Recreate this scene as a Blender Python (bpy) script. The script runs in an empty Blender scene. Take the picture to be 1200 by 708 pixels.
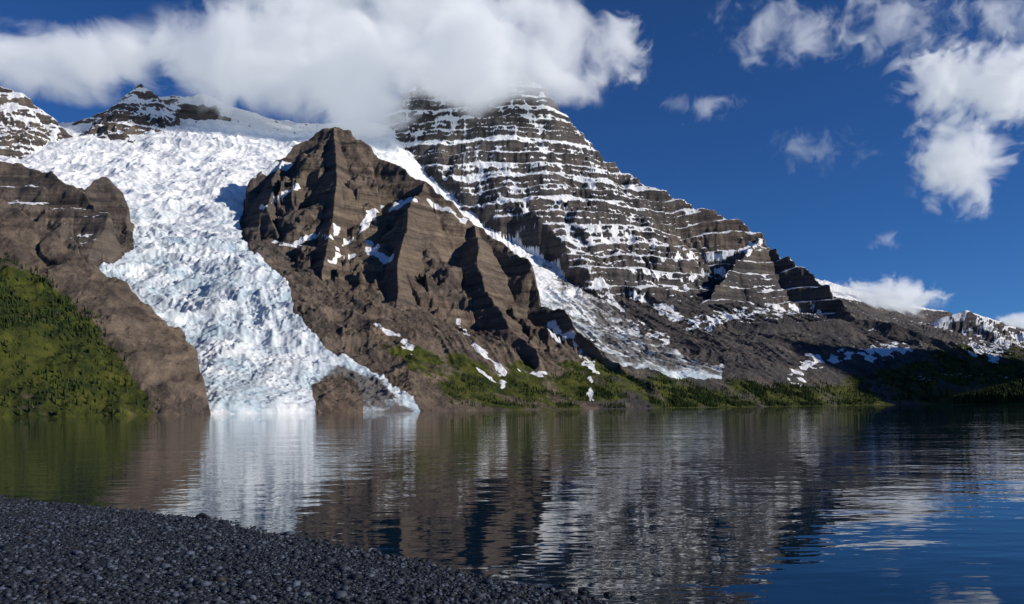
import bpy, math, time
import numpy as np
T0=time.time()
rng=np.random.default_rng(7)
scene=bpy.context.scene
scene.view_settings.view_transform='Standard'
scene.view_settings.look='None'
scene.view_settings.exposure=0
F=942.0; ROLL=0.0135; CAMH=2.0
# ---------- survey: bearing / elevation reading + distance -> world metres
def sv(px,py,D):
    dx=px-600.0; dy=480.0-py
    return ((dx+ROLL*dy)/F*D, D, CAMH+(dy-ROLL*dx)/F*D)
def inv(X,Y,Z):
    a=X/Y*F; b=(Z-CAMH)/Y*F
    dx=a-ROLL*b; dy=b+ROLL*a
    return dx+600.0, 480.0-dy
# ---------- noise
def perlin(x,y,seed=0):
    r=np.random.default_rng(seed+100)
    perm=np.concatenate([r.permutation(256)]*2).astype(np.int32)
    ang=r.random(256)*2*np.pi
    gx=np.cos(ang).astype(np.float32); gy=np.sin(ang).astype(np.float32)
    x=np.asarray(x,dtype=np.float32); y=np.asarray(y,dtype=np.float32)
    xi=np.floor(x); yi=np.floor(y)
    xf=x-xi; yf=y-yi
    xi=xi.astype(np.int32)&255; yi=yi.astype(np.int32)&255
    u=xf*xf*xf*(xf*(xf*6-15)+10); v=yf*yf*yf*(yf*(yf*6-15)+10)
    x1=(xi+1)&255; y1=(yi+1)&255
    def g(a,b,fx,fy):
        h=perm[perm[a]+b]
        return gx[h]*fx+gy[h]*fy
    a=g(xi,yi,xf,yf); b=g(x1,yi,xf-1,yf); c=g(xi,y1,xf,yf-1); d=g(x1,y1,xf-1,yf-1)
    ab=a+u*(b-a); cd=c+u*(d-c)
    return (ab+v*(cd-ab))*np.float32(1.5)
def fbm(x,y,o=4,seed=0,gain=0.5):
    s=0;a=1;n=0
    for i in range(o):
        s=s+a*perlin(x*2**i+i*17.3,y*2**i-i*9.1,seed+i); n+=a; a*=gain
    return s/n
def ridged(x,y,o=4,seed=0,gain=0.5):
    s=0;a=1;n=0
    for i in range(o):
        r=1-np.abs(perlin(x*2**i+i*7.3,y*2**i-i*3.1,seed+i)); s=s+a*r*r; n+=a; a*=gain
    return s/n
def sstep(a,b,x):
    t=np.clip((x-a)/(b-a),0,1); return t*t*(3-2*t)
# ---------- mesh helpers
def make_mesh(name,verts,faces,mat=None,smooth=True,col=None,attr='mask'):
    me=bpy.data.meshes.new(name)
    verts=np.ascontiguousarray(verts,dtype=np.float32); faces=np.ascontiguousarray(faces,dtype=np.int32)
    k=faces.shape[1]; m=len(faces)
    me.vertices.add(len(verts)); me.vertices.foreach_set('co',verts.ravel())
    me.loops.add(m*k); me.loops.foreach_set('vertex_index',faces.ravel())
    me.polygons.add(m); me.polygons.foreach_set('loop_start',np.arange(0,m*k,k,dtype=np.int32))
    me.polygons.foreach_set('use_smooth',np.full(m,smooth,dtype=bool))
    me.update(calc_edges=True)
    if col is not None:
        at=me.attributes.new(attr,'FLOAT_COLOR','POINT')
        at.data.foreach_set('color',np.ascontiguousarray(col,dtype=np.float32).ravel())
    ob=bpy.data.objects.new(name,me); scene.collection.objects.link(ob)
    if mat: me.materials.append(mat)
    return ob
class NT:
    def __init__(s,tree): s.t=tree; tree.nodes.clear()
    def n(s,typ,**kw):
        nd=s.t.nodes.new(typ)
        for k,v in kw.items(): setattr(nd,k,v)
        return nd
    def l(s,a,b): s.t.links.new(a,b)
    def math(s,op,a,b=None,c=None,clamp=False):
        nd=s.t.nodes.new('ShaderNodeMath'); nd.operation=op; nd.use_clamp=clamp
        for i,v in enumerate((a,b,c)):
            if v is None: continue
            if isinstance(v,(int,float)): nd.inputs[i].default_value=v
            else: s.l(v,nd.inputs[i])
        return nd.outputs[0]
    def mix(s,f,a,b,blend='MIX'):
        nd=s.t.nodes.new('ShaderNodeMix'); nd.data_type='RGBA'; nd.blend_type=blend
        for i,v in ((0,f),(6,a),(7,b)):
            if isinstance(v,(int,float)): nd.inputs[i].default_value=v
            elif isinstance(v,tuple): nd.inputs[i].default_value=(*v,1) if len(v)==3 else v
            else: s.l(v,nd.inputs[i])
        return nd.outputs[2]
    def noise(s,vec,scale,detail=4,rough=0.55,dist=0):
        nd=s.t.nodes.new('ShaderNodeTexNoise'); nd.inputs['Scale'].default_value=scale
        nd.inputs['Detail'].default_value=detail; nd.inputs['Roughness'].default_value=rough
        nd.inputs['Distortion'].default_value=dist
        if vec is not None: s.l(vec,nd.inputs['Vector'])
        return nd.outputs['Fac']
    def mr(s,x,a,b,c=0.0,d=1.0,smooth=False):
        nd=s.t.nodes.new('ShaderNodeMapRange'); s.l(x,nd.inputs[0])
        if smooth: nd.interpolation_type='SMOOTHSTEP'
        for i,v in zip((1,2,3,4),(a,b,c,d)): nd.inputs[i].default_value=v
        return nd.outputs[0]
    def mapping(s,vec,scale=(1,1,1),rot=(0,0,0)):
        nd=s.t.nodes.new('ShaderNodeMapping'); s.l(vec,nd.inputs[0])
        nd.inputs['Scale'].default_value=scale; nd.inputs['Rotation'].default_value=rot
        return nd.outputs[0]
def newmat(name):
    m=bpy.data.materials.new(name); m.use_nodes=True
    nt=NT(m.node_tree); out=nt.n('ShaderNodeOutputMaterial')
    return m,nt,out
def principled(nt,out,col,rough=0.9,spec=0.2,normal=None):
    p=nt.n('ShaderNodeBsdfPrincipled')
    if isinstance(col,tuple): p.inputs['Base Color'].default_value=(*col,1)
    else: nt.l(col,p.inputs['Base Color'])
    p.inputs['Roughness'].default_value=rough; p.inputs['Specular IOR Level'].default_value=spec
    if normal is not None: nt.l(normal,p.inputs['Normal'])
    nt.l(p.outputs[0],out.inputs['Surface']); return p
def bump(nt,h,dist,strength=1.0):
    b=nt.n('ShaderNodeBump'); b.inputs['Strength'].default_value=strength; b.inputs['Distance'].default_value=dist
    nt.l(h,b.inputs['Height']); return b.outputs[0]

# ---------- materials
def terrain_mat():
    m,nt,out=newmat('terrain_rock_snow')
    pos=nt.n('ShaderNodeNewGeometry').outputs['Position']
    at=nt.n('ShaderNodeAttribute',attribute_name='mask')
    sep=nt.n('ShaderNodeSeparateColor'); nt.l(at.outputs['Color'],sep.inputs[0])
    snow,green,tone=sep.outputs; strata=at.outputs['Alpha']
    n1=nt.noise(pos,0.005,6,0.6); n2=nt.noise(pos,0.035,5,0.65)
    st=nt.noise(nt.mapping(pos,(0.0018,0.0018,0.030),(0.06,-0.05,0)),1.0,6,0.75,0.3)
    iso=nt.noise(nt.mapping(pos,(1,0.5,0.5)),0.016,7,0.7)
    stm=nt.n('ShaderNodeMix'); stm.data_type='FLOAT'; nt.l(strata,stm.inputs[0]); nt.l(iso,stm.inputs[2]); nt.l(st,stm.inputs[3]); st=stm.outputs[0]
    brown=nt.mix(nt.mr(st,0.35,0.65),(0.060,0.045,0.036),(0.29,0.22,0.16))
    grey=nt.mix(nt.mr(st,0.35,0.65),(0.022,0.025,0.034),(0.115,0.112,0.115))
    rock=nt.mix(tone,brown,grey)
    rock=nt.mix(nt.mr(n2,0.35,0.7,0.0,0.75),rock,nt.mix(0.65,rock,(0.040,0.038,0.040)))
    rock=nt.mix(nt.mr(n1,0.5,0.72,0,0.5),rock,nt.mix(0.5,rock,(0.25,0.205,0.16)))
    rock=nt.mix(nt.mr(n1,0.5,0.3,0,0.8),rock,nt.mix(0.6,rock,(0.038,0.036,0.038)))
    g=nt.mix(nt.mr(nt.noise(pos,0.02,5,0.6),0.35,0.65),(0.020,0.032,0.010),(0.090,0.100,0.018))
    gm=nt.mr(nt.math('ADD',green,nt.math('MULTIPLY',nt.math('SUBTRACT',n2,0.5),0.9)),0.35,0.6)
    col=nt.mix(gm,rock,g)
    sn=nt.noise(pos,0.05,6,0.7)
    sm=nt.mr(nt.math('ADD',snow,nt.math('MULTIPLY',nt.math('SUBTRACT',sn,0.5),1.1)),0.45,0.58)
    col=nt.mix(sm,col,(0.82,0.85,0.90))
    nb=nt.math('ADD',nt.noise(pos,0.03,8,0.72),nt.math('MULTIPLY',st,0.7))
    principled(nt,out,col,0.9,0.15,bump(nt,nb,15.0,1.0))
    return m
def glacier_mat():
    m,nt,out=newmat('glacier_ice')
    pos=nt.n('ShaderNodeNewGeometry').outputs['Position']
    at=nt.n('ShaderNodeAttribute',attribute_name='mask')
    sep=nt.n('ShaderNodeSeparateColor'); nt.l(at.outputs['Color'],sep.inputs[0])
    firn,dirt,crev=sep.outputs; flow=at.outputs['Alpha']
    n2=nt.noise(pos,0.007,9,0.7)
    ice=nt.mix(nt.mr(n2,0.38,0.60),(0.42,0.53,0.62),(0.78,0.82,0.86))
    ice=nt.mix(nt.math('MULTIPLY',crev,0.8),ice,(0.18,0.31,0.42))
    ice=nt.mix(nt.math('MULTIPLY',flow,0.55),ice,(0.30,0.36,0.42))
    n3=nt.noise(nt.mapping(pos,(0.4,1,1)),0.014,8,0.7)
    fir=nt.mix(nt.mr(n3,0.52,0.70,0,0.75),(0.84,0.86,0.89),(0.50,0.61,0.71))
    col=nt.mix(firn,ice,fir)
    dn=nt.noise(pos,0.009,8,0.72)
    dm=nt.mr(nt.math('ADD',dirt,nt.math('MULTIPLY',nt.math('SUBTRACT',dn,0.5),1.9)),0.42,0.66)
    col=nt.mix(dm,col,(0.12,0.115,0.115))
    principled(nt,out,col,0.8,0.2,bump(nt,nt.noise(nt.mapping(pos,(0.6,1,1)),0.08,6,0.65),5.0,0.7))
    return m
MT=terrain_mat(); MG=glacier_mat()

# ---------- terrain
rows=np.concatenate([np.linspace(1100,1650,90,endpoint=False),np.linspace(1650,4500,640,endpoint=False),
                     np.linspace(4500,6500,380,endpoint=False),np.linspace(6500,10500,90)])
tx=np.concatenate([np.linspace(-0.95,-0.68,50,endpoint=False),np.linspace(-0.68,0.68,1300,endpoint=False),np.linspace(0.68,0.95,50)])
Y=np.repeat(rows[:,None],len(tx),1).astype(np.float32); X=(Y*tx[None,:]).astype(np.float32)
ctrl=[ # px,py,D : valley floors, glacier beds, aprons
 (-200,484,1500),(0,486,1500),(245,485,1780),(370,485,1950),(480,484,2050),(600,482,2200),(700,480,2400),(800,478,2600),(900,475,2900),(1000,473,3200),(1140,471,3500),(1300,469,3600),
 (300,425,2350),(330,400,2550),(200,370,2700),(270,350,2850),(220,310,3200),(270,290,3500),(215,250,4000),(250,225,4400),(150,200,4700),(230,180,5100),(330,165,5600),(420,160,5800),(80,185,5000),(0,195,4700),(-150,190,4700),
 (240,130,6200),(340,158,6100),(440,152,5950),(480,200,5400),(540,245,5150),(600,290,4950),(650,325,4700),(700,360,4300),(760,405,3700),(830,440,3100),
 (860,395,4000),(950,378,4500),(900,440,3300),(1000,410,4000),(1100,430,3900),(1200,445,3800),(450,420,2500),(560,420,2600),(660,430,2750),
 (1050,400,6500),(1200,410,6500),(1100,400,8000),(1250,400,10000),(900,330,7500),(600,250,8000),(200,150,8000),(-150,190,7000),(600,200,10500),(0,200,10500)]
C=[sv(*c) for c in ctrl]
for px in (-250,0,200,400,600,800,1000,1150,1350):
    D={-250:1100,0:1200,200:1400,400:1650,600:1850,800:2200,1000:2700,1150:3000,1350:3000}[px]
    x,y,_=sv(px,480,D); C.append((x,y,-45.0))
for px in (-250,200,600,1000,1350):
    x,y,_=sv(px,480,1000 if px<700 else 1400); C.append((x,y,-70.0))
C=np.array(C)
def rbf_fit(C,c=250.0):
    P=C[:,:2]; r=np.sqrt(((P[:,None]-P[None])**2).sum(-1)+c*c)
    n=len(C); A=np.zeros((n+3,n+3)); A[:n,:n]=-r; A[:n,n]=1; A[:n,n+1:]=P/1000; A[n:,:n]=A[:n,n:].T
    A[:n,:n]+=np.eye(n)*1e-3
    return np.linalg.solve(A,np.concatenate([C[:,2],[0,0,0]]))
W=rbf_fit(C)
base=np.full(X.shape,W[len(C)],dtype=np.float32)+np.float32(W[-2])*X/1000+np.float32(W[-1])*Y/1000
for (cx,cy,_),w in zip(C,W[:len(C)]):
    base-=np.float32(w)*np.sqrt((X-np.float32(cx))**2+(Y-np.float32(cy))**2+np.float32(62500))
base=base.astype(np.float32)
print('base',time.time()-T0)
def poly(pts,warp=8,soft=6,seed=0,UV=None):
    U_,V_=UV if UV is not None else (U,V)
    xs=[p[0] for p in pts]; ys=[p[1] for p in pts]
    k=(U_>min(xs)-40)&(U_<max(xs)+40)&(V_>min(ys)-40)&(V_<max(ys)+40)
    xx,yy=X[k],Y[k]
    u=U_[k]+fbm(xx/250,yy/250,4,seed+200)*warp*2; v=V_[k]+fbm(xx/250,yy/250,4,seed+300)*warp*2
    ins=np.zeros(u.shape,bool); dm=np.full(u.shape,1e9,np.float32)
    n=len(pts)
    for i in range(n):
        x1,y1=pts[i]; x2,y2=pts[(i+1)%n]
        if y1!=y2:
            c=((y1>v)!=(y2>v))&(u<(x2-x1)*(v-y1)/(y2-y1)+x1); ins^=c
        dx,dy=x2-x1,y2-y1; t=np.clip(((u-x1)*dx+(v-y1)*dy)/(dx*dx+dy*dy+1e-9),0,1)
        dm=np.minimum(dm,np.hypot(u-x1-t*dx,v-y1-t*dy))
    sd=np.where(ins,dm,-dm); out=np.zeros(U_.shape,np.float32); out[k]=sstep(-soft,soft,sd); return out
def line(pts,w,seed=0,warp=4):
    xs=[p[0] for p in pts]; ys=[p[1] for p in pts]; m=w*3+10
    k=(U>min(xs)-m)&(U<max(xs)+m)&(V>min(ys)-m)&(V<max(ys)+m)
    xx,yy=X[k],Y[k]
    u=U[k]+fbm(xx/90,yy/90,3,seed+400)*warp*2.5; v=V[k]+fbm(xx/90,yy/90,3,seed+500)*warp*2.5; dm=np.full(u.shape,1e9,np.float32)
    for (x1,y1),(x2,y2) in zip(pts[:-1],pts[1:]):
        dx,dy=x2-x1,y2-y1; t=np.clip(((u-x1)*dx+(v-y1)*dy)/(dx*dx+dy*dy+1e-9),0,1)
        dm=np.minimum(dm,np.hypot(u-x1-t*dx,v-y1-t*dy))
    out=np.zeros(U.shape,np.float32); out[k]=sstep(w*1.3,w*0.3,dm+(fbm(xx/70,yy/70,3,seed+600)+0.12)*w*2.2); return out
UVb=inv(X,Y,base)
G1p=[(-200,190),(60,192),(100,180),(105,150),(150,165),(190,198),(208,185),(212,110),(480,110),(470,160),(430,170),(350,185),(305,205),(288,240),(280,285),(330,335),(345,375),(375,410),(405,428),(440,442),(492,487),(492,505),(428,505),(425,465),(398,440),(368,455),(368,505),(250,505),(232,470),(215,452),(165,408),(118,380),(108,320),(155,300),(155,268),(110,222),(60,203),(-200,203)]
G2p=[(430,110),(470,130),(530,215),(640,283),(700,322),(760,352),(830,385),(850,405),(850,442),(790,445),(720,425),(660,395),(560,330),(430,200)]
U0,V0=UVb
dmax=np.interp(U0,[440,480,540,600,650,700,760,830],[5950,5480,5150,4950,4750,4380,3850,3250]).astype(np.float32)
g2=poly(G2p,5,4,2,UVb)*sstep(120,0,Y-dmax-fbm(X/200,Y/200,3,47)*160)
g1=poly(G1p,4,4,1,UVb)
gate=sstep(5420,5260,Y); gate=gate+(1-gate)*sstep(195,245,U0)*sstep(5900,5750,Y)
g1=g1*gate
g1=np.where(U0>440,g1*sstep(100,0,Y-dmax),g1)
carve=np.maximum(g1,g2)
wx=fbm(X/420,Y/420,3,5)*38; wy=fbm(X/420,Y/420,3,15)*38
XW=X+wx; YW=Y+wy
# ridges: (tag, s1, s2, L, gully amp, back multiplier, points)
R=[
 ('robson',1.55,0.90,700,120,1,[(462,130,6080),(478,106,6100),(500,90,6200),(545,68,6300),(590,76,6250),(632,97,6200),(660,138,6100),(700,178,6000),(740,208,5900),(800,236,5800),(860,258,5700),(893,275,5600),(905,292,5500),(940,312,5300),(985,352,5000),(1000,372,4800)]),
 ('robson',1.4,0.8,400,60,1,[(740,208,5900),(735,250,5500),(750,300,5050),(775,345,4700)]),
 ('robson',1.4,0.8,300,60,1,[(893,278,5600),(860,310,5150),(830,350,4750),(815,372,4550)]),
 ('robson',1.4,0.9,300,50,1,[(590,76,6250),(600,150,5800),(620,225,5350)]),
 ('robson',1.4,0.9,300,50,1,[(515,85,6250),(530,140,5900),(560,200,5500)]),
 ('shelf',0.9,0.3,200,25,1,[(985,360,4900),(1000,373,4700),(1050,378,4500),(1100,395,4300),(1150,420,4000),(1200,440,3800),(1350,462,3600)]),
 ('shelf',1.2,0.5,120,30,1,[(760,340,4600),(770,352,4500),(830,372,4300),(900,380,4200),(985,374,4300)]),
 ('far',0.9,0.5,500,120,1,[(1000,420,9200),(1060,395,9200),(1100,372,9000),(1130,362,9000),(1165,373,9000),(1200,388,8900),(1260,375,8900),(1380,360,9000)]),
 ('butt',1.5,0.75,500,190,1.6,[(275,300,3800),(284,250,3950),(300,207,4100),(330,183,4200),(360,163,4300),(392,147,4300),(420,160,4250),(445,187,4150),(500,212,3950),(530,238,3850),(555,262,3800),(590,287,3700),(620,310,3500),(650,350,3300),(680,388,3100),(710,418,2900),(770,450,2700)]),
 ('butt',1.4,0.65,250,110,1,[(500,213,3950),(478,242,3650),(470,300,3250),(465,360,2880)]),
 ('butt',1.4,0.65,250,110,1,[(392,148,4300),(395,205,3900),(385,265,3500),(375,320,3150),(400,375,2820)]),
 ('butt',1.4,0.65,250,100,1,[(330,185,4200),(310,240,3800),(335,300,3450),(345,350,3100)]),
 ('butt',1.3,0.6,220,90,1,[(555,262,3800),(560,315,3350),(590,370,2950),(630,420,2650)]),
 ('butt',0.9,0.4,90,12,1,[(375,472,2030),(400,452,2080),(418,470,2060)]),
 ('left',0.75,0.5,300,55,3.0,[(-200,150,2700),(0,232,2300),(60,275,2200),(100,305,2150),(130,360,2000),(170,420,1880),(215,460,1800),(245,482,1740)]),
 ('outc',1.5,0.9,150,70,1.5,[(-150,150,3700),(0,190,3400),(60,200,3350),(95,225,3250),(145,262,3100),(130,300,2900),(115,330,2700)]),
 ('outc',1.5,1,100,20,1,[(95,222,3600),(125,205,3700)]),
 ('peak',1.3,0.9,250,60,1,[(-120,70,5600),(0,101,5500),(25,108,5500),(60,138,5450),(100,176,5350)]),
 ('peak',1.4,1.0,250,70,1,[(85,145,5950),(130,127,5950),(165,98,5900),(185,112,5850),(195,150,5600),(198,188,5300)]),
 ('peak',1.4,1.0,250,50,1,[(165,98,5900),(150,130,5700),(140,165,5450)]),
 ('peak',1.2,0.8,250,80,1,[(185,112,6000),(240,112,6000),(275,125,6000),(340,146,6100),(440,140,6100)]),
 ('peak',1.3,0.9,250,60,1,[(245,112,6000),(262,140,5750),(270,160,5550)]),
 ('spit',0.30,0.2,200,6,1,[(1120,475,1280),(1160,466,1280),(1200,453,1280),(1300,430,1250)]),
]
TAGS=['base','robson','shelf','far','butt','left','outc','peak','spit']
rock=np.full(X.shape,-1e4,dtype=np.float32); tag=np.zeros(X.shape,dtype=np.int8); dist=np.zeros(X.shape,dtype=np.float32)
for ri,(tg,s1,s2,L,ga,mL,pts) in enumerate(R):
    P=np.array([sv(*p) for p in pts],dtype=np.float32)
    best=np.full(X.shape,-1e4,dtype=np.float32); bd=np.zeros_like(best); bt=np.zeros_like(best); acc=0
    for a,b in zip(P[:-1],P[1:]):
        d=b-a; l2=d[0]**2+d[1]**2; ln=math.sqrt(l2)
        qx=XW-a[0]; qy=YW-a[1]
        t=np.clip((qx*d[0]+qy*d[1])/l2,0,1)
        dd=np.hypot(qx-t*d[0],qy-t*d[1])
        if mL!=1: dd=dd*(1+(mL-1)*sstep(0,60,(d[0]*qy-d[1]*qx)/ln))
        h=a[2]+t*d[2]-(s2*dd+(s1-s2)*L*(1-np.exp(-dd/L)))
        k=h>best; best=np.where(k,h,best); bd=np.where(k,dd,bd); bt=np.where(k,t*ln+acc,bt); acc+=ln
    k=best>rock-250
    gs=190 if tg=='butt' else 260
    gg=(ridged(bt[k]/gs+fbm(X[k]/300,Y[k]/300,2,70+ri)*0.8,bd[k]/1100,4,30+ri)-0.55)*ga*sstep(0,350,bd[k])
    best[k]+=gg
    k=best>rock; rock=np.where(k,best,rock); tag=np.where(k,TAGS.index(tg),tag).astype(np.int8); dist=np.where(k,bd,dist)
print('ridges',time.time()-T0)
big=(ridged(X/520,Y/520,5,11)-0.5); med=(ridged(X/160,Y/160,4,12)-0.5)
amp=sstep(20,300,dist)
isr=(tag==1); isb=(tag==4)
rock+=np.where(tag==8,0.15,1)*amp*(big*np.where(tag==5,50,np.where(tag>=7,60,np.where(isr,90,120)))+med*np.where(tag==5,26,np.where(isr,38,64))) + np.where(tag==8,0,1)*fbm(X/45,Y/45,3,13)*12
rock=rock-carve*np.where(isr,300,900)
def terr(z,P,k,dipx,nz):
    q=(z+dipx*X+nz)/P; fl=np.floor(q); fr=q-fl
    s=sstep(0.25,0.75,fr)
    return z+(fl+s-q)*P*k
nzs=fbm(X/500,Y/500,4,21)*110
kv=np.clip(0.55+fbm(X/300,Y/300,3,24)*0.9,0.05,1)
rock=np.where(isr,terr(terr(rock,112,0.6*kv+0.25,-0.05,nzs*0.6),47,0.6*kv+0.3,-0.05,nzs*0.7),rock)
rock=np.where(isb|(tag==6)|(tag==7),terr(terr(rock,120,0.45*kv,0.12,nzs),43,0.35*kv,0.12,nzs),rock)
# base relief
lft=sstep(560,440,U0)
crv=ridged(X/75+fbm(X/160,Y/160,3,40)*1.1,Y/30+X/260,3,41)-0.5
ser=ridged(X/38+fbm(X/90,Y/90,2,49)*0.6,Y/34,2,48)-0.5
act=sstep(4400,3300,Y+fbm(X/300,Y/300,3,50)*900)
act=act*(0.45+0.55*sstep(-0.25,0.2,fbm(X/340,Y/260,3,54)))
gl_n=crv*0.6+ser*0.4
flowc=X*0.9+Y*0.25+fbm(X/500,Y/500,2,52)*160
flown=ridged(flowc/85,Y/900,3,53)
base=base+fbm(X/500,Y/500,3,44)*40*sstep(-5,60,base)
base=base+sstep(-12,6,base)*22*sstep(225,260,U0)*sstep(510,480,U0)
rough=lft*(gl_n*(4+26*act)+(ridged(X/260,Y/170,4,43)-0.5)*60*sstep(2100,2600,Y)+(flown-0.5)*12)+(1-lft)*(gl_n*18*sstep(30,200,base)+(flown-0.5)*34*sstep(60,250,base)+fbm(X/60,Y/60,3,46)*8*sstep(-2,25,base))
base=base+rough*sstep(-8,30,base)
H=np.maximum(base,rock)
onbase=base>=rock
dXu=np.gradient(X,axis=1); dHu=np.gradient(H,axis=1); dXv=np.gradient(X,axis=0); dYv=np.gradient(Y,axis=0); dHv=np.gradient(H,axis=0)
nx=-dHu*dYv; ny=-(dXu*dHv-dHu*dXv); nz=dXu*dYv
nzn=nz/np.sqrt(nx*nx+ny*ny+nz*nz)
U,V=inv(X,Y,H)
print('H',time.time()-T0)
ice=(carve>0.5)&onbase&(H>-30)
# snow on terrain
noi=fbm(X/170,Y/170,4,60); noi2=fbm(X/60,Y/60,3,61); strk=fbm(X/55,Y/330,3,62)
thr=np.full(H.shape,1.3,np.float32)
thr=np.where(tag==1,0.43+0.08*sstep(1500,800,H)+0.30*sstep(700,860,U)*sstep(2600,1600,H),thr)
thr=np.where(tag==7,0.60-0.22*sstep(195,240,U),thr); thr=np.where(tag==6,0.88,thr); thr=np.where(isb,1.12-0.12*sstep(800,1400,H),thr)
thr=np.where(tag==3,0.76,thr); thr=np.where(tag==2,1.00,thr)
thr=np.where(onbase,np.where(H>1200,0.4,1.35-0.30*sstep(250,900,H)),thr)
snow=sstep(-0.12,0.12,nzn-thr+noi*0.28+noi2*0.10+strk*np.where(isr,0.30,0.1))
for i,(pts,w) in enumerate([([(440,378),(470,398),(485,408)],3.5),([(538,375),(552,402),(588,436)],3.5),([(560,430),(590,450)],2.5),([(600,425),(640,440)],2.5),([(645,380),(672,400),(688,420),(694,440),(690,462)],4.5),([(395,292),(420,275),(445,245),(490,233)],3.6),([(425,285),(440,295),(455,305)],8),([(385,305),(410,300)],4),([(500,235),(560,262)],3),
  ([(780,300),(850,300),(890,285)],5),([(700,262),(760,285)],4),([(740,318),(800,325),(850,318)],4),([(830,375),(870,368),(930,362),(960,365)],6),([(930,437),(950,425),(1000,414),(1060,408)],7),([(940,440),(935,448)],5),([(1140,405),(1165,415),(1175,405)],8),([(300,205),(340,190)],4),([(310,245),(350,215)],4),([(320,290),(400,270)],4),([(645,385),(660,400)],2.5),([(740,345),(800,372),(830,385)],6),([(700,330),(730,372),(780,400)],4)]):
    snow=np.maximum(snow,line(pts,w,i))
snow=np.where((tag==8)|(H<25),0,snow)
# green
gr=np.zeros(H.shape,np.float32)
gr=np.maximum(gr,poly([(-120,270),(0,305),(50,325),(110,375),(140,420),(160,455),(190,490),(-120,500)],6,10,3)*(0.62+0.5*sstep(-0.3,0.2,noi)))
gr=np.maximum(gr,0.75*poly([(440,395),(480,402),(560,425),(640,425),(700,420),(760,440),(840,452),(950,468),(950,482),(560,482),(480,440)],10,10,4)*(0.45+0.8*sstep(-0.3,0.3,noi)))
gr=np.maximum(gr,0.8*poly([(760,440),(900,455),(1000,440),(1060,425),(1130,400),(1250,425),(1250,480),(780,484)],8,10,5)*(0.5+0.7*sstep(-0.4,0.3,noi)))
gr=np.where(tag==8,1,gr)
gr=np.where(tag==3,0,gr)
tone=np.zeros(H.shape,np.float32)+0.2
tone=np.where(tag==1,0.90-0.5*sstep(720,880,U)*sstep(330,280,V),tone)
tone=np.where(tag==2,0.9,tone); tone=np.where(tag==3,1,tone); tone=np.where(tag==4,0.2+0.5*sstep(400,280,U),tone); tone=np.where(tag==7,0.6,tone); tone=np.where(tag==6,0.5,tone); tone=np.where(tag==5,0.2,tone)  # far range given the bluish tone in place of distance haze
tone=np.where(onbase&(U>700),0.9,tone); tone=np.clip(tone+noi*0.4,0,1)
strat=np.where((tag==5)|onbase|(tag==8),0.0,np.where(tag==2,0.5,1.0)).astype(np.float32)
firn=sstep(3500,4600,Y+noi*900)
dirt=np.maximum(poly([(395,425),(440,440),(500,488),(370,488),(365,450)],4,8,7)*0.75,poly([(560,270),(640,290),(760,350),(860,400),(860,450),(700,430),(600,340)],5,20,8)*(0.22+0.42*sstep(590,720,U)))
crev=np.clip(sstep(-0.02,-0.28,gl_n)*1.0*act,0,1)
flow=sstep(0.62,0.85,flown)*sstep(4300,3600,Y)
mask=np.stack([snow,gr,tone,strat],-1).reshape(-1,4)
gmask=np.stack([firn,dirt,crev,flow],-1).reshape(-1,4)
verts=np.stack([X,Y,H],-1).reshape(-1,3)
nr,nc=X.shape; idx=np.arange(nr*nc).reshape(nr,nc)
q=np.stack([idx[:-1,:-1],idx[:-1,1:],idx[1:,1:],idx[1:,:-1]],-1).reshape(-1,4)
qi=ice.reshape(-1)[q[:,0]]
above=(verts[q,2].max(1)>-12)
def sub(faces,mk):
    use=np.zeros(len(verts),bool); use[faces.ravel()]=True
    mp=np.cumsum(use)-1; return verts[use],mp[faces],mk[use]
v,f,c=sub(q[(~qi)&above],mask); make_mesh('mountain_terrain',v,f,MT,True,c)
v,f,c=sub(q[qi&above],gmask); make_mesh('glacier',v,f,MG,True,c)
print('terrain meshes',time.time()-T0)

# ---------- mountain added out of frame on the right to shade foothills and lake
gx,gy=np.meshgrid(np.linspace(2400,9000,200),np.linspace(300,5200,160))
hz=np.full(gx.shape,-50.0)
for cx,cy,hh,s in ((4600,3000,1640,0.95),(4900,1600,1150,0.65),(6300,3300,1800,0.7)):
    hz=np.maximum(hz,hh-s*np.hypot(gx-cx,gy-cy))
hz=hz+ (ridged(gx/600,gy/600,5,90)-0.5)*200*sstep(0,300,hz)
ix=np.arange(gx.size).reshape(gx.shape)
fq=np.stack([ix[:-1,:-1],ix[:-1,1:],ix[1:,1:],ix[1:,:-1]],-1).reshape(-1,4)
mk=np.zeros((gx.size,4)); mk[:,2]=0.5; mk[:,3]=1; mk[:,1]=sstep(700,300,hz.ravel()); mk[:,0]=sstep(900,1300,hz.ravel())*0.6
make_mesh('shade_mountain',np.stack([gx,gy,hz],-1).reshape(-1,3),fq,MT,True,mk)

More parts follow.
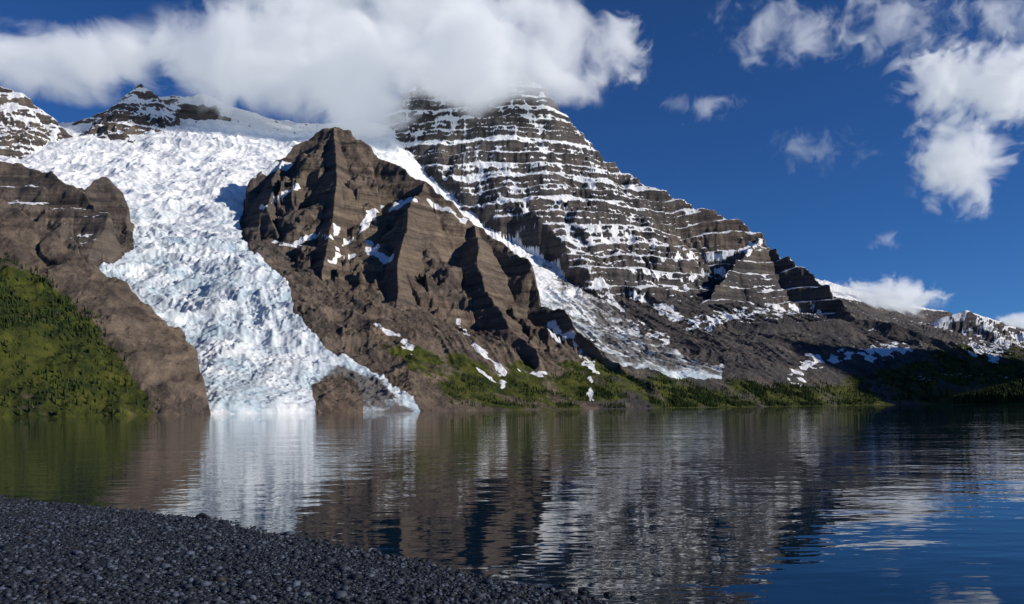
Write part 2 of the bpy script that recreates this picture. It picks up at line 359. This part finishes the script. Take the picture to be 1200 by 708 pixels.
# ---------- forest
def forest(name,P,hs):
    n=len(P); k=6
    ang=np.arange(k)/k*2*np.pi
    tv=[];tf=[]
    for (z0,z1,r) in ((0.05,0.55,0.20),(0.32,0.80,0.15),(0.6,1.0,0.09)):
        b=len(tv)
        for j,a in enumerate(ang): tv.append((r*math.cos(a)*(1.15 if j%2 else 0.8),r*math.sin(a)*(1.15 if j%2 else 0.8),z0+(0.04 if j%2 else -0.02)))
        tv.append((0,0,z1))
        for j in range(k): tf.append((b+j,b+(j+1)%k,b+k))
    tv=np.array(tv); tf=np.array(tf)
    rot=rng.random(n)*6.28; c,s=np.cos(rot),np.sin(rot)
    V_=np.empty((n,len(tv),3)); wd=hs*rng.uniform(0.75,1.25,n)
    V_[:,:,0]=P[:,0,None]+wd[:,None]*(tv[None,:,0]*c[:,None]-tv[None,:,1]*s[:,None])
    V_[:,:,1]=P[:,1,None]+wd[:,None]*(tv[None,:,0]*s[:,None]+tv[None,:,1]*c[:,None])
    V_[:,:,2]=P[:,2,None]-0.5+hs[:,None]*tv[None,:,2]
    Fc=(tf[None]+np.arange(n)[:,None,None]*len(tv)).reshape(-1,3)
    cr=np.repeat(rng.random(n),len(tv)); col=np.stack([cr,cr,cr,np.ones_like(cr)],-1)
    return make_mesh(name,V_.reshape(-1,3),Fc,MF,False,col)
MF,nt,out=newmat('conifer_foliage')
at=nt.n('ShaderNodeAttribute',attribute_name='mask'); sp=nt.n('ShaderNodeSeparateColor'); nt.l(at.outputs['Color'],sp.inputs[0])
principled(nt,out,nt.mix(sp.outputs[0],(0.012,0.022,0.010),(0.036,0.055,0.015)),0.9,0.1)
area=(np.abs(dXu*dYv)).ravel()
def scatter(region,n,hmin,hmax):
    w=(region.ravel()*area).astype(np.float64); w=np.clip(w,0,None); cw=np.cumsum(w)
    i=np.searchsorted(cw,rng.random(n)*cw[-1]); i=np.clip(i,0,w.size-nc-2)
    a=rng.random((n,1)); b=rng.random((n,1))
    P=verts[i]+a*(verts[i+1]-verts[i])+b*(verts[i+nc]-verts[i]); return P.astype(np.float64),rng.uniform(hmin,hmax,n)
vis=(H>1)&(~ice)&(snow<0.3)
fn=sstep(-0.15,0.25,fbm(X/90,Y/90,3,80)); fn2=sstep(-0.2,0.15,fbm(X/260,Y/260,3,81))
P1,h1=scatter(vis*(U<230)*gr*(0.05+fn*0.5+fn2)*(U>-100)*(0.5+1.5*sstep(420,360,V)),18000,6,15)
P2,h2=scatter(vis*(U>430)*(U<960)*(tag!=8)*(H<160)*gr**2*(0.02+fn**2)*sstep(420,475,V)*(0.4+1.6*sstep(640,760,U)),9000,5,12)
P3,h3=scatter(vis*(U>760)*(U<1300)*(tag!=8)*(tag!=3)*(Y<6000)*gr**2*(0.1+fn),11000,8,15)
P4,h4=scatter(vis*(tag==8)*(U<1280)*(Y<1500),22000,8,16)
forest('conifer_forest',np.concatenate([P1,P2,P3,P4]),np.concatenate([h1,h2,h3,h4]))

# ---------- lake
m,nt,out=newmat('lake_water')
pos=nt.n('ShaderNodeNewGeometry').outputs['Position']
a=nt.noise(nt.mapping(pos,(0.5,1.0,1)),0.9,3,0.5); b=nt.noise(nt.mapping(pos,(0.6,1.0,1),(0,0,0.3)),0.17,2,0.5); c=nt.noise(nt.mapping(pos,(0.6,1,1)),3.5,2,0.5)
wind=nt.mr(nt.noise(nt.mapping(pos,(0.25,1,1)),0.02,3,0.5),0.35,0.65,0.6,1.3)
h=nt.math('ADD',nt.math('MULTIPLY',a,0.027),nt.math('ADD',nt.math('MULTIPLY',b,0.06),nt.math('MULTIPLY',c,0.003)))
h=nt.math('MULTIPLY',h,wind)
p=principled(nt,out,(0.002,0.013,0.026),0.01,0.40,bump(nt,h,1.0)); p.inputs['IOR'].default_value=1.333
lk=make_mesh('lake',[(-9000,-400,0),(9000,-400,0),(9000,12000,0),(-9000,12000,0)],[(0,1,2,3)],m,False)

# ---------- beach
sx=np.array([-120,-40,-12.7,-5.6,-1.8,0,0.9,2,4,8,30,120]); sy=np.array([75,38,19.9,15.0,11.2,9.2,8.25,7,4.5,0,-20,-60.])
def hb(x,y):
    d=(np.interp(x,sx,sy)-y)*0.75+fbm(x/2.2,y/2.2,3,95)*0.35
    return np.where(d>0,0.075*d/(1+np.maximum(d,0)/40),0.10*d)+fbm(x/0.7,y/0.7,3,96)*0.012
bx=np.concatenate([np.linspace(-120,-16,40,endpoint=False),np.linspace(-16,3,560,endpoint=False),np.linspace(3,120,50)])
by=np.concatenate([np.linspace(-100,5,50,endpoint=False),np.linspace(5,22,500,endpoint=False),np.linspace(22,80,40)])
gx,gy=np.meshgrid(bx,by)
gz=hb(gx,gy)+fbm(gx/0.07,gy/0.07,2,97)*0.010
gz=np.maximum(gz,-3)
ix=np.arange(gx.size).reshape(gx.shape)
fq=np.stack([ix[:-1,:-1],ix[:-1,1:],ix[1:,1:],ix[1:,:-1]],-1).reshape(-1,4)
m,nt,out=newmat('beach_gravel_shaded')
pos=nt.n('ShaderNodeNewGeometry').outputs['Position']
vo=nt.n('ShaderNodeTexVoronoi'); vo.inputs['Scale'].default_value=28; nt.l(pos,vo.inputs['Vector'])
sp=nt.n('ShaderNodeSeparateColor'); nt.l(vo.outputs['Color'],sp.inputs[0])
col=nt.mix(sp.outputs[0],(0.006,0.009,0.015),(0.022,0.031,0.050))  # shade on the beach is painted in: gravel colour darkened and blued
principled(nt,out,col,0.75,0.3,bump(nt,nt.math('SUBTRACT',1.0,vo.outputs['Distance']),0.02))
make_mesh('beach',np.stack([gx,gy,gz],-1).reshape(-1,3),fq,m,True)
t=(1+5**.5)/2
iv=np.array([(-1,t,0),(1,t,0),(-1,-t,0),(1,-t,0),(0,-1,t),(0,1,t),(0,-1,-t),(0,1,-t),(t,0,-1),(t,0,1),(-t,0,-1),(-t,0,1)])/math.sqrt(1+t*t)
if_=np.array([(0,11,5),(0,5,1),(0,1,7),(0,7,10),(0,10,11),(1,5,9),(5,11,4),(11,10,2),(10,7,6),(7,1,8),(3,9,4),(3,4,2),(3,2,6),(3,6,8),(3,8,9),(4,9,5),(2,4,11),(6,2,10),(8,6,7),(9,8,1)])
N=110000
yy=rng.uniform(6.5,22,N); xx=rng.uniform(-0.72,0.12,N)*yy
d=np.interp(xx,sx,sy)-yy; k=(d>-0.5); xx=xx[k]; yy=yy[k]; n=len(xx)
rad=np.clip(rng.lognormal(math.log(0.012),0.55,n),0.005,0.07)
Vp=iv[None]*rad[:,None,None]*rng.uniform(0.75,1.25,(n,12,1))
Vp*=np.stack([rng.uniform(0.8,1.4,n),rng.uniform(0.7,1.2,n),rng.uniform(0.45,0.8,n)],-1)[:,None,:]
ro=rng.random(n)*6.28; c,s=np.cos(ro)[:,None],np.sin(ro)[:,None]
Vx=Vp[:,:,0]*c-Vp[:,:,1]*s+xx[:,None]; Vy=Vp[:,:,0]*s+Vp[:,:,1]*c+yy[:,None]; Vz=Vp[:,:,2]+(hb(xx,yy)+rad*0.25)[:,None]
cr=np.repeat(rng.random(n)**3.5,12); col=np.stack([cr,np.repeat(rng.random(n),12),cr,np.ones_like(cr)],-1)
m,nt,out=newmat('pebble_stone_shaded'); MP=m
at=nt.n('ShaderNodeAttribute',attribute_name='mask'); sp=nt.n('ShaderNodeSeparateColor'); nt.l(at.outputs['Color'],sp.inputs[0])
cc=nt.mix(sp.outputs[0],(0.005,0.008,0.015),(0.070,0.090,0.13)); cc=nt.mix(nt.mr(sp.outputs[1],0.9,1,0,0.4),cc,(0.04,0.03,0.022))  # pebbles also coloured dark and blue to stand for the beach shade
principled(nt,out,cc,0.7,0.3)
make_mesh('gravel',np.stack([Vx,Vy,Vz],-1).reshape(-1,3),(if_[None]+np.arange(n)[:,None,None]*12).reshape(-1,3),m,True,col)
import bmesh
for j,(rx_,ry_,rs) in enumerate([(-5.92,15.30,0.10),(0.75,8.75,0.05),(1.0,8.6,0.035),(0.55,9.1,0.04),(1.25,8.45,0.03)]):
    bm=bmesh.new(); bmesh.ops.create_icosphere(bm,subdivisions=3,radius=rs)
    for vv in bm.verts:
        p_=vv.co/rs; f_=1+0.35*float(perlin(np.array([p_.x*1.3+j*5+p_.z]),np.array([p_.y*1.3+p_.z*0.7]),5)[0])
        vv.co*=f_; vv.co.z*=0.75; vv.co.x*=1.25
    me=bpy.data.meshes.new('rock'); bm.to_mesh(me); bm.free(); me.materials.append(MP)
    o=bpy.data.objects.new('rock' if j==0 else 'rock.%03d'%j,me); scene.collection.objects.link(o); o.location=(rx_,ry_,max(0.0,float(hb(np.array(rx_),np.array(ry_))))+rs*0.25)
print('beach',time.time()-T0)

# ---------- clouds (scattering volumes with a glow added)
def cloud_mat(name,gain,cut,scale,dmax=0.008,slope=0.022,step=1.0):
    m,nt,out=newmat(name)
    tc=nt.n('ShaderNodeTexCoord'); pos=nt.n('ShaderNodeNewGeometry').outputs['Position']
    ln=nt.n('ShaderNodeVectorMath',operation='LENGTH'); nt.l(tc.outputs['Object'],ln.inputs[0])
    fall=nt.math('SUBTRACT',1.0,ln.outputs['Value'])
    nz_=nt.noise(pos,scale,6,0.64,0.5)
    dn=nt.math('ADD',nt.math('MULTIPLY',fall,1.1),nt.math('MULTIPLY',nt.math('SUBTRACT',nz_,0.5),gain))
    dn=nt.math('SUBTRACT',dn,cut)
    den=nt.math('MULTIPLY',nt.math('MULTIPLY',dn,slope),nt.mr(fall,0.0,0.15))
    den=nt.math('MINIMUM',nt.math('MAXIMUM',den,0.0),dmax)
    vs=nt.n('ShaderNodeVolumeScatter'); vs.inputs['Color'].default_value=(1,1,1,1); nt.l(den,vs.inputs['Density'])
    em=nt.n('ShaderNodeEmission'); em.inputs['Color'].default_value=(0.80,0.88,1,1); nt.l(nt.math('MULTIPLY',den,0.36),em.inputs['Strength'])  # added emission makes the clouds glow, standing in for multiple scattering
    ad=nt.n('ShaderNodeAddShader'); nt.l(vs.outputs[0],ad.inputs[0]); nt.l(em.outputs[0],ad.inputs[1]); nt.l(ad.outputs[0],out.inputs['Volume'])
    try: m.cycles.volume_step_rate=step
    except Exception as e: print(e)
    return m
MC=cloud_mat('cloud_vapour_glow',3.0,0.24,0.0023,0.007,0.014)
MCS=cloud_mat('cumulus_vapour_glow',3.2,0.42,0.0034,0.008,0.018)
MCW=cloud_mat('wispy_vapour_glow',3.8,0.62,0.0040,0.0025,0.005)
def cloud(name,blobs,mat):
    e=bpy.data.objects.new(name,None); scene.collection.objects.link(e)
    for i,(px,py,D,rx,ry,rz) in enumerate(blobs):
        me=bpy.data.meshes.new('puff'); bm=bmesh.new(); bmesh.ops.create_icosphere(bm,subdivisions=3,radius=1.0); bm.to_mesh(me); bm.free()
        me.materials.append(mat); o=bpy.data.objects.new('puff_%d'%(i+1),me); scene.collection.objects.link(o)
        o.location=sv(px,py,D); k=D/F; o.scale=(rx*k,ry*k,rz*k); o.parent=e
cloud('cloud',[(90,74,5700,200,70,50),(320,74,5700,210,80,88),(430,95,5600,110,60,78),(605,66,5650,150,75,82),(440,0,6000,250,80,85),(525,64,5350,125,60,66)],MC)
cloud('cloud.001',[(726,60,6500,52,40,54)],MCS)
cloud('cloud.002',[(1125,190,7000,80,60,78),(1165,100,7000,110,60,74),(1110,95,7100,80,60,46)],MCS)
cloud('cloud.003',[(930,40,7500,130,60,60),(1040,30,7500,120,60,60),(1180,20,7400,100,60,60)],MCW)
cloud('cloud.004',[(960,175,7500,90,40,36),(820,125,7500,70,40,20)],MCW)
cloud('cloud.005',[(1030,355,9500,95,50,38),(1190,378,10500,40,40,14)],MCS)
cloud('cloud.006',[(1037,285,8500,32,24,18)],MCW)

# ---------- light
sd=np.array([0.90,-0.27,0.375]); sd/=np.linalg.norm(sd)
el=math.asin(sd[2]); az=math.atan2(sd[0],sd[1])
L=bpy.data.lights.new('sun','SUN'); L.energy=5.0; L.angle=math.radians(0.5); L.color=(1.0,0.91,0.78)
lo=bpy.data.objects.new('sun',L); scene.collection.objects.link(lo)
from mathutils import Vector
lo.rotation_euler=Vector(sd.tolist()).to_track_quat('Z','Y').to_euler()
w=bpy.data.worlds.new('World'); scene.world=w; w.use_nodes=True
nt=NT(w.node_tree); out=nt.n('ShaderNodeOutputWorld'); bg=nt.n('ShaderNodeBackground'); bg.inputs['Strength'].default_value=0.07
sk=nt.n('ShaderNodeTexSky',sky_type='NISHITA'); sk.sun_disc=False; sk.sun_elevation=el; sk.sun_rotation=az; sk.altitude=2500; sk.dust_density=0.2; sk.ozone_density=4; sk.air_density=1.0
nt.l(nt.mix(1.0,sk.outputs[0],(0.38,0.75,1.2),'MULTIPLY'),bg.inputs['Color']); nt.l(bg.outputs[0],out.inputs['Surface'])
# ---------- camera
cd=bpy.data.cameras.new('camera'); cam=bpy.data.objects.new('camera',cd); scene.collection.objects.link(cam)
cam.location=(0,0,CAMH); cam.rotation_euler=(math.radians(90),ROLL,0)
cd.sensor_width=36; cd.lens=F/1200*36; cd.shift_y=126/1200; cd.clip_start=0.1; cd.clip_end=60000
scene.camera=cam
print('done',time.time()-T0)
